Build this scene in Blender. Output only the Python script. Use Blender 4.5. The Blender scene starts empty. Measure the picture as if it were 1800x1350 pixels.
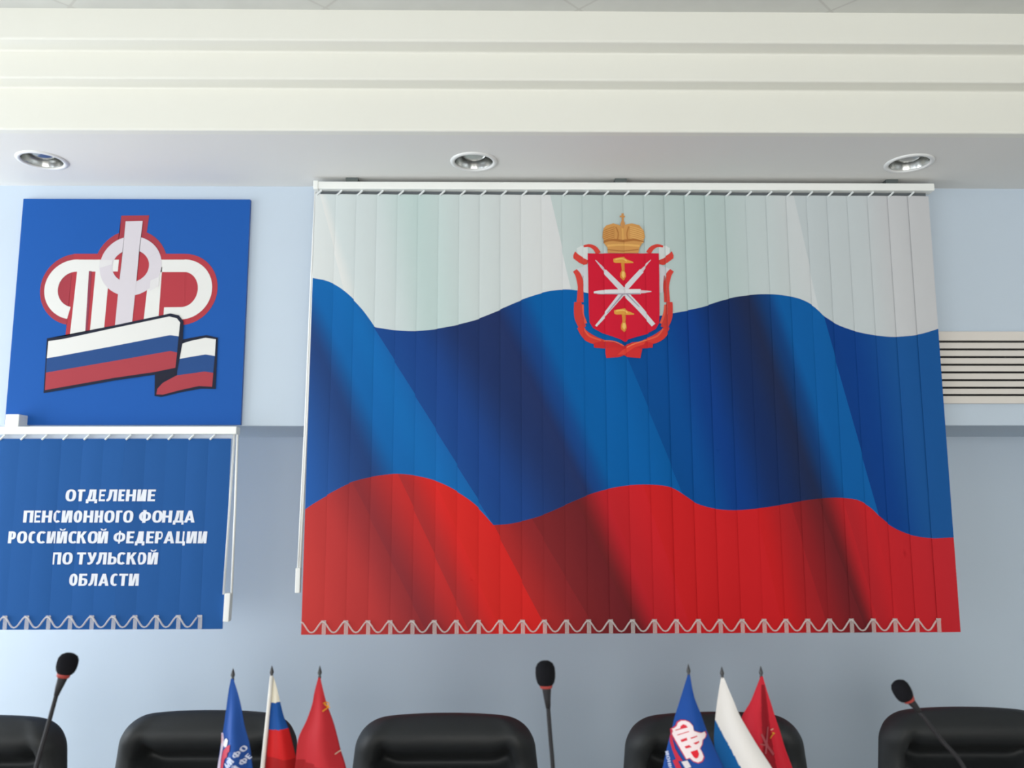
import bpy, bmesh, math, random
from mathutils import Vector, Matrix

random.seed(4)
C = bpy.context.scene.collection
scene = bpy.context.scene

# ------------------------------------------------------------------ camera
F = 1469.0                                  # focal length in pixels of an 1800x1350 frame
CAM = Vector((0.0, 0.0, 1.66))
ROT = (Matrix.Rotation(math.radians(-0.75), 3, 'Z') @ Matrix.Rotation(math.radians(98.0), 3, 'X')
       @ Matrix.Rotation(math.radians(-0.10), 3, 'Z'))
cd = bpy.data.cameras.new('camera'); cam = bpy.data.objects.new('camera', cd); C.objects.link(cam)
cam.matrix_world = Matrix.Translation(CAM) @ ROT.to_4x4()
cd.sensor_fit = 'HORIZONTAL'; cd.sensor_width = 36.0; cd.lens = 36.0 * F / 1800.0
cd.clip_start = 0.05
scene.camera = cam
cd.dof.use_dof = True; cd.dof.focus_distance = 400.0; cd.dof.aperture_fstop = 9.0    # the soft phone-camera focus

# ------------------------------------------------------------------ light and exposure
vs = scene.view_settings
vs.view_transform = 'Standard'; vs.look = 'None'; vs.gamma = 1.0; vs.use_curve_mapping = False
vs.exposure = 0.0
w = bpy.data.worlds.new('world'); scene.world = w; w.use_nodes = True
w.node_tree.nodes['Background'].inputs[0].default_value = (0.80, 0.90, 1.0, 1)
w.node_tree.nodes['Background'].inputs[1].default_value = 1.0
XL, XR, YB, YF = -3.3, 3.9, -5.2, 3.53       # the room
ZW0, ZW1 = 0.40, 2.60                         # window sill and head
WINS_L = [(-4.2, -2.2), (-1.6, 0.4), (1.2, 3.25)]          # window openings in the left wall (y from, to)
WINS_B = [(-2.3, -0.3), (0.3, 2.3)]          # window openings in the back wall (x from, to)
POWER_L, POWER_B = (20.0, 20.0, 41.0), 52.0
def window_light(loc, rot, sx, sz, p, col):
    l = bpy.data.lights.new('daylight', 'AREA'); l.shape = 'RECTANGLE'; l.size = sx; l.size_y = sz
    l.energy = p; l.color = col
    o = bpy.data.objects.new('daylight', l); C.objects.link(o); o.location = loc; o.rotation_euler = rot
for (a, b), PL in zip(WINS_L, POWER_L):
    window_light((XL - 0.32, (a + b) / 2, (ZW0 + ZW1) / 2), (0, math.radians(-90), 0), ZW1 - ZW0, b - a, PL * (b - a), (0.93, 0.97, 1.0))
for a, b in WINS_B:
    window_light(((a + b) / 2, YB - 0.32, (ZW0 + ZW1) / 2), (math.radians(90), 0, 0), b - a, ZW1 - ZW0, POWER_B * (b - a), (1.0, 0.97, 0.9))

# ------------------------------------------------------------------ helpers
def ray(px, py):
    return ROT @ Vector(((px - 900) / F, -(py - 675) / F, -1.0))
def at(px, py, Y):                            # the point at depth Y seen at that pixel
    d = ray(px, py); return CAM + d * (Y / d.y)
def at_z(px, py, z):
    d = ray(px, py); return CAM + d * ((z - CAM.z) / d.z)
def lin(c):
    c = c / 255.0
    return c / 12.92 if c <= 0.04045 else ((c + 0.055) / 1.055) ** 2.4
def S(r, g, b, k=1.0):
    return (min(lin(r) * k, .95), min(lin(g) * k, .95), min(lin(b) * k, .95), 1.0)
def lerp(a, b, t): return a + (b - a) * t
def smooth(t): t = max(0, min(1, t)); return t * t * (3 - 2 * t)
def interp(tab, x):
    if x <= tab[0][0]:
        (x0, y0), (x1, y1) = tab[0], tab[1]
    elif x >= tab[-1][0]:
        (x0, y0), (x1, y1) = tab[-2], tab[-1]
    else:
        for i in range(len(tab) - 1):
            if tab[i][0] <= x <= tab[i + 1][0]:
                (x0, y0), (x1, y1) = tab[i], tab[i + 1]; break
    return y0 + (y1 - y0) * (x - x0) / (x1 - x0)
def spline(tab, n=6):                         # Catmull-Rom refinement of a polyline of points
    out = []
    for i in range(len(tab) - 1):
        p0 = tab[max(i - 1, 0)]; p1 = tab[i]; p2 = tab[i + 1]; p3 = tab[min(i + 2, len(tab) - 1)]
        for k in range(n):
            t = k / n
            out.append(tuple(0.5 * (2 * p1[j] + (p2[j] - p0[j]) * t + (2 * p0[j] - 5 * p1[j] + 4 * p2[j] - p3[j]) * t * t
                                    + (3 * p1[j] - p0[j] - 3 * p2[j] + p3[j]) * t ** 3) for j in range(len(p1))))
    out.append(tuple(tab[-1])); return out

def mat(name, col, rough=0.5, metal=0.0, spec=0.5, noise=None, bump=None, coat=0, alpha=1.0, sheen=0):
    m = bpy.data.materials.new(name); m.use_nodes = True
    nt = m.node_tree; b = nt.nodes['Principled BSDF']
    b.inputs['Base Color'].default_value = col
    b.inputs['Roughness'].default_value = rough; b.inputs['Metallic'].default_value = metal
    b.inputs['Specular IOR Level'].default_value = spec; b.inputs['Coat Weight'].default_value = coat
    b.inputs['Alpha'].default_value = alpha; b.inputs['Sheen Weight'].default_value = sheen
    tc = nt.nodes.new('ShaderNodeTexCoord')
    if noise:                                 # (scale, amount): slight mottling of the colour
        n = nt.nodes.new('ShaderNodeTexNoise'); n.inputs['Scale'].default_value = noise[0]; n.inputs['Detail'].default_value = 4
        nt.links.new(tc.outputs['Object'], n.inputs['Vector'])
        r = nt.nodes.new('ShaderNodeMapRange'); r.inputs['To Min'].default_value = 1 - noise[1]; r.inputs['To Max'].default_value = 1 + noise[1]
        nt.links.new(n.outputs['Fac'], r.inputs['Value'])
        mx = nt.nodes.new('ShaderNodeMix'); mx.data_type = 'RGBA'; mx.blend_type = 'MULTIPLY'; mx.inputs[0].default_value = 1
        mx.inputs[6].default_value = col; nt.links.new(r.outputs[0], mx.inputs[7]); nt.links.new(mx.outputs[2], b.inputs['Base Color'])
    if bump:                                  # (scale, strength, distance)
        n = nt.nodes.new('ShaderNodeTexNoise'); n.inputs['Scale'].default_value = bump[0]; n.inputs['Detail'].default_value = 5
        nt.links.new(tc.outputs['Object'], n.inputs['Vector'])
        bp = nt.nodes.new('ShaderNodeBump'); bp.inputs['Strength'].default_value = bump[1]; bp.inputs['Distance'].default_value = bump[2]
        nt.links.new(n.outputs['Fac'], bp.inputs['Height']); nt.links.new(bp.outputs[0], b.inputs['Normal'])
    return m
def print_mat(name, rough=0.6, spec=0.4, weave=0.08):
    m = bpy.data.materials.new(name); m.use_nodes = True
    nt = m.node_tree; b = nt.nodes['Principled BSDF']
    a = nt.nodes.new('ShaderNodeAttribute'); a.attribute_name = 'print'
    nt.links.new(a.outputs['Color'], b.inputs['Base Color'])
    b.inputs['Roughness'].default_value = rough; b.inputs['Specular IOR Level'].default_value = spec
    tc = nt.nodes.new('ShaderNodeTexCoord'); n = nt.nodes.new('ShaderNodeTexNoise'); n.inputs['Scale'].default_value = 400
    nt.links.new(tc.outputs['Object'], n.inputs['Vector'])
    bp = nt.nodes.new('ShaderNodeBump'); bp.inputs['Strength'].default_value = weave; bp.inputs['Distance'].default_value = 0.001
    nt.links.new(n.outputs['Fac'], bp.inputs['Height']); nt.links.new(bp.outputs[0], b.inputs['Normal'])
    return m

def add_box(bm, x0, x1, y0, y1, z0, z1, bev=0.0):
    g = bmesh.ops.create_cube(bm, size=1.0)
    vsn = g['verts']
    for v in vsn:
        v.co = Vector((lerp(x0, x1, v.co.x + .5), lerp(y0, y1, v.co.y + .5), lerp(z0, z1, v.co.z + .5)))
    if bev > 0:
        es = {e for v in vsn for e in v.link_edges}
        bmesh.ops.bevel(bm, geom=list(es), offset=bev, segments=2, affect='EDGES', profile=0.6)
def add_tube(bm, pts, radii, seg=12, cap=True):
    pts = [Vector(p) for p in pts]; n = len(pts)
    if not hasattr(radii, '__len__'): radii = [radii] * n
    rings = []; up = None
    for i, p in enumerate(pts):
        t = (pts[min(i + 1, n - 1)] - pts[max(i - 1, 0)]).normalized()
        if up is None:
            up = t.orthogonal().normalized()
        up = (up - t * up.dot(t)).normalized(); s = t.cross(up)
        rings.append([bm.verts.new(p + (up * math.cos(2 * math.pi * k / seg) + s * math.sin(2 * math.pi * k / seg)) * radii[i]) for k in range(seg)])
    for a, b in zip(rings, rings[1:]):
        for k in range(seg):
            bm.faces.new((a[k], a[(k + 1) % seg], b[(k + 1) % seg], b[k]))
    if cap:
        bm.faces.new(rings[0][::-1]); bm.faces.new(rings[-1])
def add_lathe(bm, prof, origin=(0, 0, 0), axis=(0, 0, 1), seg=32, close=False):
    a = Vector(axis).normalized(); u = a.orthogonal().normalized(); v = a.cross(u); o = Vector(origin)
    rings = []
    for r, h in prof:
        if r < 1e-6: rings.append([bm.verts.new(o + a * h)])
        else: rings.append([bm.verts.new(o + a * h + (u * math.cos(2 * math.pi * k / seg) + v * math.sin(2 * math.pi * k / seg)) * r) for k in range(seg)])
    pairs = list(zip(rings, rings[1:]))
    if close: pairs.append((rings[-1], rings[0]))
    for p, q in pairs:
        for k in range(seg):
            j = (k + 1) % seg
            if len(p) == 1 and len(q) == 1: continue
            if len(p) == 1: bm.faces.new((p[0], q[j], q[k]))
            elif len(q) == 1: bm.faces.new((p[k], p[j], q[0]))
            else: bm.faces.new((p[k], p[j], q[j], q[k]))
def obj(name, bm, m, parent=None, smooth_=False, recalc=True):
    if recalc: bmesh.ops.recalc_face_normals(bm, faces=bm.faces)
    me = bpy.data.meshes.new(name); bm.to_mesh(me); bm.free()
    if smooth_:
        for p in me.polygons: p.use_smooth = True
    if m: me.materials.append(m)
    o = bpy.data.objects.new(name, me); C.objects.link(o)
    if parent:
        o.parent = parent; o.matrix_parent_inverse = Matrix.Translation(parent.location).inverted()
    return o
def struct(name, bm, m, parent=None):
    o = obj(name, bm, m, parent)
    if parent is None: o['kind'] = 'structure'
    return o
def thing(name, label, cat, loc, group=None):
    o = bpy.data.objects.new(name, None); C.objects.link(o); o.location = loc; o.empty_display_size = 0.1
    o['label'] = label; o['category'] = cat
    if group: o['group'] = group
    return o
def dup(root, loc, rz=0.0, label=None):
    bpy.context.view_layer.update()
    r = root.copy(); C.objects.link(r); r.location = loc; r.rotation_euler = (0, 0, rz)
    if label: r['label'] = label
    for ch in list(root.children):
        c = ch.copy(); C.objects.link(c); c.parent = r
        for g in list(ch.children):
            d = g.copy(); C.objects.link(d); d.parent = c
    return r

# flat prints: coloured outlines laid on a plane (u = world x, v = world z), cut into strips, then given depth by a function
def new_print():
    bm = bmesh.new(); bm.loops.layers.float_color.new('print'); return bm
LIFT = [0]
def add_poly(bm, pts, col, layer=0):          # pts: world points; y is replaced by the layer's small lift
    L = bm.loops.layers.float_color['print']
    LIFT[0] += 1; lift = -layer * 0.0003 - (LIFT[0] % 25) * 1e-5     # neighbours in a layer never share a plane
    vsn = [bm.verts.new((p[0], lift, p[2])) for p in pts]
    try: f = bm.faces.new(vsn)
    except ValueError: return
    for l in f.loops: l[L] = col
def stroke_pts(pts, wid):                     # outline of a polyline of 2D points with a width (or widths)
    n = len(pts)
    if not hasattr(wid, '__len__'): wid = [wid] * n
    Lf, Rt = [], []
    for i, p in enumerate(pts):
        a = pts[max(i - 1, 0)]; b = pts[min(i + 1, n - 1)]
        dx, dy = b[0] - a[0], b[1] - a[1]; d = math.hypot(dx, dy) or 1
        nx, ny = -dy / d * wid[i] / 2, dx / d * wid[i] / 2
        Lf.append((p[0] + nx, p[1] + ny)); Rt.append((p[0] - nx, p[1] - ny))
    return Lf, Rt
def cut(bm, axis, vals):
    nrm = Vector((1, 0, 0)) if axis == 0 else Vector((0, 0, 1))
    for v in vals:
        co = Vector((v, 0, 0)) if axis == 0 else Vector((0, 0, v))
        bmesh.ops.bisect_plane(bm, geom=bm.verts[:] + bm.edges[:] + bm.faces[:], plane_co=co, plane_no=nrm, dist=1e-6)
def clip(bm, co, no):                         # removes what lies on the side the normal points to
    bmesh.ops.bisect_plane(bm, geom=bm.verts[:] + bm.edges[:] + bm.faces[:], plane_co=co, plane_no=no, clear_outer=True, dist=1e-6)
def fine(bounds, lo=-1e9, hi=1e9, n=6): return [x for a, c in zip(bounds, bounds[1:]) for x in [lerp(a, c, i / n) for i in range(n)] if lo < x < hi][1:]
def finish_print(bm, name, m, parent, depth, strip_of=None, thick=0.0, soft=False, mids=None):
    """depth(x, z, strip) gives y; strip_of(x) the strip index (strips do not share vertices)."""
    L = bm.loops.layers.float_color['print']
    bmesh.ops.triangulate(bm, faces=[f for f in bm.faces if len(f.verts) > 4])
    verts, vid, faces, cols = [], {}, [], []
    for f in bm.faces:
        c = f.calc_center_median(); k = strip_of(c.x) if strip_of else 0
        idx = []
        loops = list(f.loops)
        n = f.normal
        f.normal_update()
        if f.normal.y > 0: loops = loops[::-1]
        for l in loops:
            co = l.vert.co; key = (round(co.x, 5), round(co.y, 7), round(co.z, 5), k)
            if key not in vid:
                vid[key] = len(verts)
                vx = co.x if mids is None else (mids[k] + mids[k + 1]) / 2 + (co.x - (mids[k] + mids[k + 1]) / 2) * 1.06   # strips overlap their neighbours
                verts.append((vx, depth(vx, co.z, k) + co.y, co.z))
            idx.append(vid[key]); cols.append(tuple(l[L]))
        faces.append(idx); 
    bm.free()
    me = bpy.data.meshes.new(name); me.from_pydata(verts, [], faces)
    at_ = me.color_attributes.new('print', 'FLOAT_COLOR', 'CORNER')
    flat = [x for c in cols for x in c]
    at_.data.foreach_set('color', flat)
    me.materials.append(m)
    for p in me.polygons: p.use_smooth = soft
    o = bpy.data.objects.new(name, me); C.objects.link(o)
    if parent:
        o.parent = parent; o.matrix_parent_inverse = Matrix.Translation(parent.location).inverted()
    if thick:
        md = o.modifiers.new('thickness', 'SOLIDIFY'); md.thickness = thick; md.offset = -1
    return o
# bold condensed capitals drawn as outlines (unit height): each glyph is a width and a list of polygons
def _r(x0, x1, y0, y1): return [(x0, y0), (x1, y0), (x1, y1), (x0, y1)]
def _ring(x0, x1, y0, y1, t=.20, h=.16, a0=0, a1=360, n=28):
    cx, cy, rx, ry = (x0 + x1) / 2, (y0 + y1) / 2, (x1 - x0) / 2, (y1 - y0) / 2; out = []
    def p(a, ax, ay):
        c, s_ = math.cos(math.radians(a)), math.sin(math.radians(a)); e = 2 / 2.5
        return (cx + ax * math.copysign(abs(c) ** e, c), cy + ay * math.copysign(abs(s_) ** e, s_))
    for i in range(n):
        a, b_ = lerp(a0, a1, i / n), lerp(a0, a1, (i + 1) / n)
        out.append([p(a, rx, ry), p(b_, rx, ry), p(b_, rx - t, ry - h), p(a, rx - t, ry - h)])
    return out
_S, _H = .205, .165
_P = lambda w_: [_r(0, _S, 0, 1), _r(w_ - _S, w_, 0, 1), _r(0, w_, 1 - _H, 1)]
_LEG = lambda w_: [_r(w_ - _S, w_, 0, 1), _r(.14, w_, 1 - _H, 1), [(.14, 1), (.34, 1), (.31, .45), (.24, .12), (.12, 0), (0, 0), (0, .16), (.08, .22), (.12, .5)]]
_I = lambda w_: [_r(0, _S, 0, 1), _r(w_ - _S, w_, 0, 1), [(_S - .05, 0), (_S + .12, 0), (w_ - _S + .05, 1), (w_ - _S - .12, 1)]]
_BR = lambda w_: [[(w_ / 2 - .2, 1.22), (w_ / 2 - .09, 1.22), (w_ / 2 - .05, 1.15), (w_ / 2 + .05, 1.15), (w_ / 2 + .09, 1.22), (w_ / 2 + .2, 1.22), (w_ / 2 + .12, 1.07), (w_ / 2 - .12, 1.07)]]
GLYPH = {
 'О': (.62, _ring(0, .62, -.01, 1.01)), 'Т': (.56, [_r(.28 - _S / 2, .28 + _S / 2, 0, 1), _r(0, .56, 1 - _H, 1)]),
 'Е': (.47, [_r(0, _S, 0, 1), _r(0, .47, 1 - _H, 1), _r(0, .47, 0, _H), _r(0, .43, .43, .43 + _H)]),
 'Н': (.6, [_r(0, _S, 0, 1), _r(.6 - _S, .6, 0, 1), _r(0, .6, .42, .42 + _H)]), 'П': (.6, _P(.6)), 'И': (.63, _I(.63)), 'Й': (.63, _I(.63) + _BR(.63)),
 'Л': (.62, _LEG(.62)), 'Г': (.46, [_r(0, _S, 0, 1), _r(0, .46, 1 - _H, 1)]), 'С': (.54, _ring(0, .62, -.01, 1.01, a0=48, a1=312)),
 'Д': (.68, [_r(.38, .58, 0, 1), _r(.17, .58, 1 - _H, 1), [(.17, 1), (.36, 1), (.33, .5), (.25, .1), (.06, .1), (.13, .5)], _r(0, .68, 0, _H), _r(0, .16, -.17, .1), _r(.52, .68, -.17, .1)]),
 'Ф': (.82, [_r(.41 - _S / 2, .41 + _S / 2, -.02, 1.04)] + _ring(0, .82, .12, .9, .19, .15)),
 'А': (.66, [[(0, 0), (.2, 0), (.40, 1), (.23, 1)], [(.66, 0), (.45, 0), (.25, 1), (.43, 1)], _r(.14, .52, .2, .35)]),
 'Р': (.56, [_r(0, _S, 0, 1), _r(0, .3, 1 - .15, 1), _r(0, .3, .33, .48)] + _ring(.04, .56, .33, 1, .19, .15, -90, 90)),
 'К': (.6, [_r(0, _S, 0, 1), [(.18, .42), (.18, .62), (.38, 1), (.59, 1), (.34, .56)], [(.22, .6), (.36, .66), (.61, 0), (.39, 0)]]),
 'У': (.6, [[(0, 1), (.21, 1), (.35, .45), (.33, .22), (.23, .3)], [(.6, 1), (.4, 1), (.22, .22), (.14, .15), (.05, .17), (.05, 0), (.2, -.02), (.34, .08), (.4, .22)]]),
 'Ь': (.55, [_r(0, _S, 0, 1), _r(0, .3, 0, .15), _r(0, .3, .5, .65)] + _ring(.03, .55, 0, .65, .19, .15, -90, 90)),
 'Б': (.55, [_r(0, _S, 0, 1), _r(0, .5, 1 - _H, 1), _r(0, .3, 0, .15), _r(0, .3, .48, .63)] + _ring(.03, .55, 0, .63, .19, .15, -90, 90)),
 'Ц': (.68, [_r(0, _S, 0, 1), _r(.6 - _S, .6, 0, 1), _r(0, .68, 0, _H), _r(.53, .68, -.18, .1)]),
 'Ы': (.78, [_r(0, _S, 0, 1), _r(0, .26, 0, .15), _r(0, .26, .5, .65), _r(.78 - _S, .78, 0, 1)] + _ring(.0, .5, 0, .65, .19, .15, -90, 90)),
}
def text_faces(bm, txt, col, place, layer=1):
    """adds lettering; place(u, v): u 0..1 across the line's width, v 0 at the baseline, 1 at capital height -> world point"""
    x, polys = 0.0, []
    for ch in txt:
        if ch == ' ': x += .27; continue
        w_, ps = GLYPH[ch]
        polys += [[(x + a, b_) for a, b_ in p] for p in ps]; x += w_ + .085
    W_ = x - .085
    for p in polys: add_poly(bm, [place(a / W_, b_) for a, b_ in p], col, layer)

# ------------------------------------------------------------------ materials
M = {}
M['wall'] = mat('pale_blue_paint', (0.555, 0.645, 0.75, 1), 0.75, spec=0.25, noise=(2.0, .015), bump=(120, .05, .002))
M['plain'] = mat('white_wall_paint', (0.72, 0.73, 0.72, 1), 0.8, spec=.2, noise=(2, .02))
M['white'] = mat('white_plaster_paint', (0.80, 0.80, 0.745, 1), 0.6, spec=.3, noise=(3, .012), bump=(60, .04, .002))
M['soffit'] = mat('white_board_paint', (0.78, 0.775, 0.755, 1), 0.7, spec=.3, noise=(2.5, .015))
M['floor'] = mat('light_floor', (0.66, 0.64, 0.60, 1), 0.6, spec=.1, noise=(60, .12), bump=(300, .4, .004))
M['rail'] = mat('white_enamel_rail', (0.88, 0.90, 0.88, 1), 0.35)
M['carrier'] = mat('grey_plastic', (0.10, 0.115, 0.13, 1), 0.5)  # shade below the headrail, put into a strip's colour
M['carrier_pale'] = mat('pale_blue_plastic', (0.50, 0.56, 0.66, 1), 0.5)  # paler version for the lighter gap of the small blind
M['carrier_stem'] = mat('clear_white_plastic', (0.78, 0.82, 0.84, 1), 0.4)
M['chain'] = mat('translucent_plastic_chain', (0.86, 0.80, 0.78, 1), 0.4, alpha=0.38)
M['clip'] = mat('translucent_plastic_clip', (0.86, 0.82, 0.80, 1), 0.4, alpha=0.26)
M['cord'] = mat('white_cord', (0.86, 0.87, 0.86, 1), 0.6)
M['cord_sheer'] = mat('sheer_white_cord', (0.86, 0.87, 0.86, 1), 0.6, alpha=0.6)
M['bracket'] = mat('dark_bracket_metal', (0.10, 0.12, 0.12, 1), 0.45, metal=.2)
M['vent'] = mat('cream_grille_enamel', (0.72, 0.68, 0.64, 1), 0.45)
M['duct'] = mat('black_duct', (0.012, 0.011, 0.012, 1), 0.9)
M['lamp_ring'] = mat('white_lamp_ring', (0.80, 0.81, 0.81, 1), 0.35)
M['reflector'] = mat('brushed_reflector', (0.50, 0.51, 0.50, 1), 0.22, metal=1.0, noise=(30, .2))
M['bulb'] = mat('silvered_bulb_glass', (0.42, 0.43, 0.42, 1), 0.22, metal=.8, coat=.6)
M['leather'] = mat('black_leather', (0.017, 0.019, 0.021, 1), 0.55, spec=.32, noise=(6, .15), bump=(55, .18, .003))
M['chair_plastic'] = mat('black_nylon', (0.02, 0.02, 0.02, 1), 0.45)
M['steel'] = mat('chromed_steel', (0.6, 0.6, 0.6, 1), 0.2, metal=1)
M['foam'] = mat('black_foam', (0.010, 0.010, 0.013, 1), 0.95, spec=.1, bump=(900, .8, .002))
M['mic'] = mat('dark_grey_rubber', (0.018, 0.018, 0.022, 1), 0.6, spec=.3)
M['ring'] = mat('red_indicator_ring', (0.34, 0.045, 0.04, 1), 0.5)
M['ring'].node_tree.nodes['Principled BSDF'].inputs['Emission Color'].default_value = (1, .12, .07, 1)
M['ring'].node_tree.nodes['Principled BSDF'].inputs['Emission Strength'].default_value = 0.02
M['wood'] = mat('light_veneer', (0.55, 0.42, 0.30, 1), 0.4, noise=(8, .25))
M['pole'] = mat('white_pole_plastic', (0.72, 0.70, 0.66, 1), 0.45)
M['finial'] = mat('dark_finial_plastic', (0.03, 0.03, 0.035, 1), 0.35)
M['stand'] = mat('dark_stand_plastic', (0.04, 0.04, 0.04, 1), 0.4)
M['fabric'] = print_mat('printed_blind_fabric', 0.7, 0.12)
M['board'] = print_mat('printed_sign_board', 0.6, 0.12, 0.02)
M['flag'] = print_mat('printed_flag_satin', 0.6, 0.15, 0.05)
M['board_edge'] = mat('sign_board_edge', S(40, 90, 170), 0.5)
# ceiling: square tiles laid diagonally, thin seams, mottled grey white
cm = bpy.data.materials.new('mottled_ceiling_tiles'); cm.use_nodes = True
nt = cm.node_tree; b = nt.nodes['Principled BSDF']; b.inputs['Roughness'].default_value = .85; b.inputs['Specular IOR Level'].default_value = .2
tc = nt.nodes.new('ShaderNodeTexCoord'); mp = nt.nodes.new('ShaderNodeMapping'); mp.inputs['Rotation'].default_value = (0, 0, math.radians(45))
br = nt.nodes.new('ShaderNodeTexBrick'); br.offset = 0; br.inputs['Scale'].default_value = 1.0
br.inputs['Brick Width'].default_value = .552; br.inputs['Row Height'].default_value = .552; br.inputs['Mortar Size'].default_value = .004
br.inputs['Color1'].default_value = (.66, .67, .64, 1); br.inputs['Color2'].default_value = (.62, .63, .61, 1); br.inputs['Mortar'].default_value = (.56, .56, .54, 1)
nz = nt.nodes.new('ShaderNodeTexNoise'); nz.inputs['Scale'].default_value = 9; nz.inputs['Detail'].default_value = 6
mr = nt.nodes.new('ShaderNodeMapRange'); mr.inputs['To Min'].default_value = .9; mr.inputs['To Max'].default_value = 1.08
mx = nt.nodes.new('ShaderNodeMix'); mx.data_type = 'RGBA'; mx.blend_type = 'MULTIPLY'; mx.inputs[0].default_value = 1
nt.links.new(tc.outputs['Object'], mp.inputs[0]); nt.links.new(mp.outputs[0], br.inputs['Vector']); nt.links.new(tc.outputs['Object'], nz.inputs['Vector'])
nt.links.new(nz.outputs['Fac'], mr.inputs['Value']); nt.links.new(br.outputs['Color'], mx.inputs[6]); nt.links.new(mr.outputs[0], mx.inputs[7])
nt.links.new(mx.outputs[2], b.inputs['Base Color'])
M['ceiling'] = cm

# ------------------------------------------------------------------ the room
Y_BULK = 3.0                                            # front face of the projecting upper wall
Z_SOF = at(900, 329, Y_BULK).z                          # underside of the dropped ceiling border
P0 = at_z(900, 231, Z_SOF)                              # its front edge
Z1 = at(900, 157, P0.y).z
P1 = at_z(900, 141, Z1); Z2 = at(900, 92.5, P1.y).z
P2 = at_z(900, 73, Z2); Z3 = at(900, 19, P2.y).z        # ceiling height
Z_BULK = at(900, 748.5, Y_BULK).z                       # underside of the projecting upper wall
TH = 0.2
vq = at_z(1460, 19, Z3); qa = math.radians(45)               # a corner of the diagonal tiles
mp.inputs['Location'].default_value = (-(vq.x * math.cos(qa) - vq.y * math.sin(qa)), -(vq.x * math.sin(qa) + vq.y * math.cos(qa)), 0)
bm = bmesh.new(); add_box(bm, XL - TH, XR + TH, YB - TH, YF + TH, -0.2, 0); struct('floor', bm, M['floor'])
bm = bmesh.new(); add_box(bm, XL - TH, XR + TH, YB - TH, P2.y, Z3, Z3 + 0.15); struct('ceiling', bm, M['ceiling'])
bm = bmesh.new(); add_box(bm, XL - TH, XR + TH, YF, YF + TH, 0, Z3 + .15); struct('wall_front', bm, M['wall'])
bm = bmesh.new(); add_box(bm, XL, XR, Y_BULK, YF, Z_BULK, Z_SOF + .1, 0.003); struct('wall_front_upper', bm, M['wall'])
bm = bmesh.new(); add_box(bm, XR, XR + TH, YB - TH, YF, 0, Z3 + .15); struct('wall_right', bm, M['plain'])
def holed_wall(name, along_y, wins, c0, c1, lo, hi):
    bm = bmesh.new()
    def bx(a, b, z0, z1):
        if along_y: add_box(bm, c0, c1, a, b, z0, z1)
        else: add_box(bm, a, b, c0, c1, z0, z1)
    bx(lo, hi, 0, ZW0); bx(lo, hi, ZW1, Z3 + .15)
    cur = lo
    for a, b_ in wins:
        bx(cur, a, ZW0, ZW1); cur = b_
    bx(cur, hi, ZW0, ZW1)
    struct(name, bm, M['plain'])
holed_wall('wall_left', True, WINS_L, XL - TH, XL, YB - TH, YF)
holed_wall('wall_back', False, WINS_B, YB - TH, YB, XL, XR)
wi = 0
for along_y, wins, c in ((True, WINS_L, XL), (False, WINS_B, YB)):
    for a, b_ in wins:
        wi += 1; bm = bmesh.new(); t = .05
        for lo, hi, z0, z1 in ((a, b_, ZW0, ZW0 + t), (a, b_, ZW1 - t, ZW1), (a, a + t, ZW0 + t, ZW1 - t), (b_ - t, b_, ZW0 + t, ZW1 - t),
                               ((a + b_) / 2 - t / 2, (a + b_) / 2 + t / 2, ZW0 + t, ZW1 - t)):
            if along_y: add_box(bm, c - .12, c - .06, lo, hi, z0, z1)
            else: add_box(bm, lo, hi, c - .12, c - .06, z0, z1)
        struct('window_%d' % wi, bm, M['rail'])

# stepped cornice, one profile run along the room
bm = bmesh.new()
prof = [(P0.y + .03, Z_SOF + .02), (P0.y + .03, Z_SOF), (P0.y, Z_SOF), (P0.y, Z1), (P1.y, Z1), (P1.y, Z2), (P2.y, Z2), (P2.y, Z3), (P2.y, Z3 + .15), (P0.y + .03, Z3 + .15)]
def rounded(prof, idx, r=.007):
    out = []
    for i, p in enumerate(prof):
        if i in idx:
            a = Vector(prof[i - 1]) - Vector(p); c = Vector(prof[(i + 1) % len(prof)]) - Vector(p); q = Vector(p)
            A = q + a.normalized() * r; B = q + c.normalized() * r
            for k in range(5):
                t = k / 4; out.append(tuple((1 - t) ** 2 * A + 2 * t * (1 - t) * q + t * t * B))
        else: out.append(p)
    return out
prof = rounded(prof, {2, 3, 4, 5, 6})
r0 = [bm.verts.new((XL, y, z)) for y, z in prof]; r1 = [bm.verts.new((XR, y, z)) for y, z in prof]
for i in range(len(prof)):
    j = (i + 1) % len(prof); bm.faces.new((r0[i], r0[j], r1[j], r1[i]))
bm.faces.new(r0[::-1]); bm.faces.new(r1)
struct('trim_1', bm, M['white'])

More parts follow.
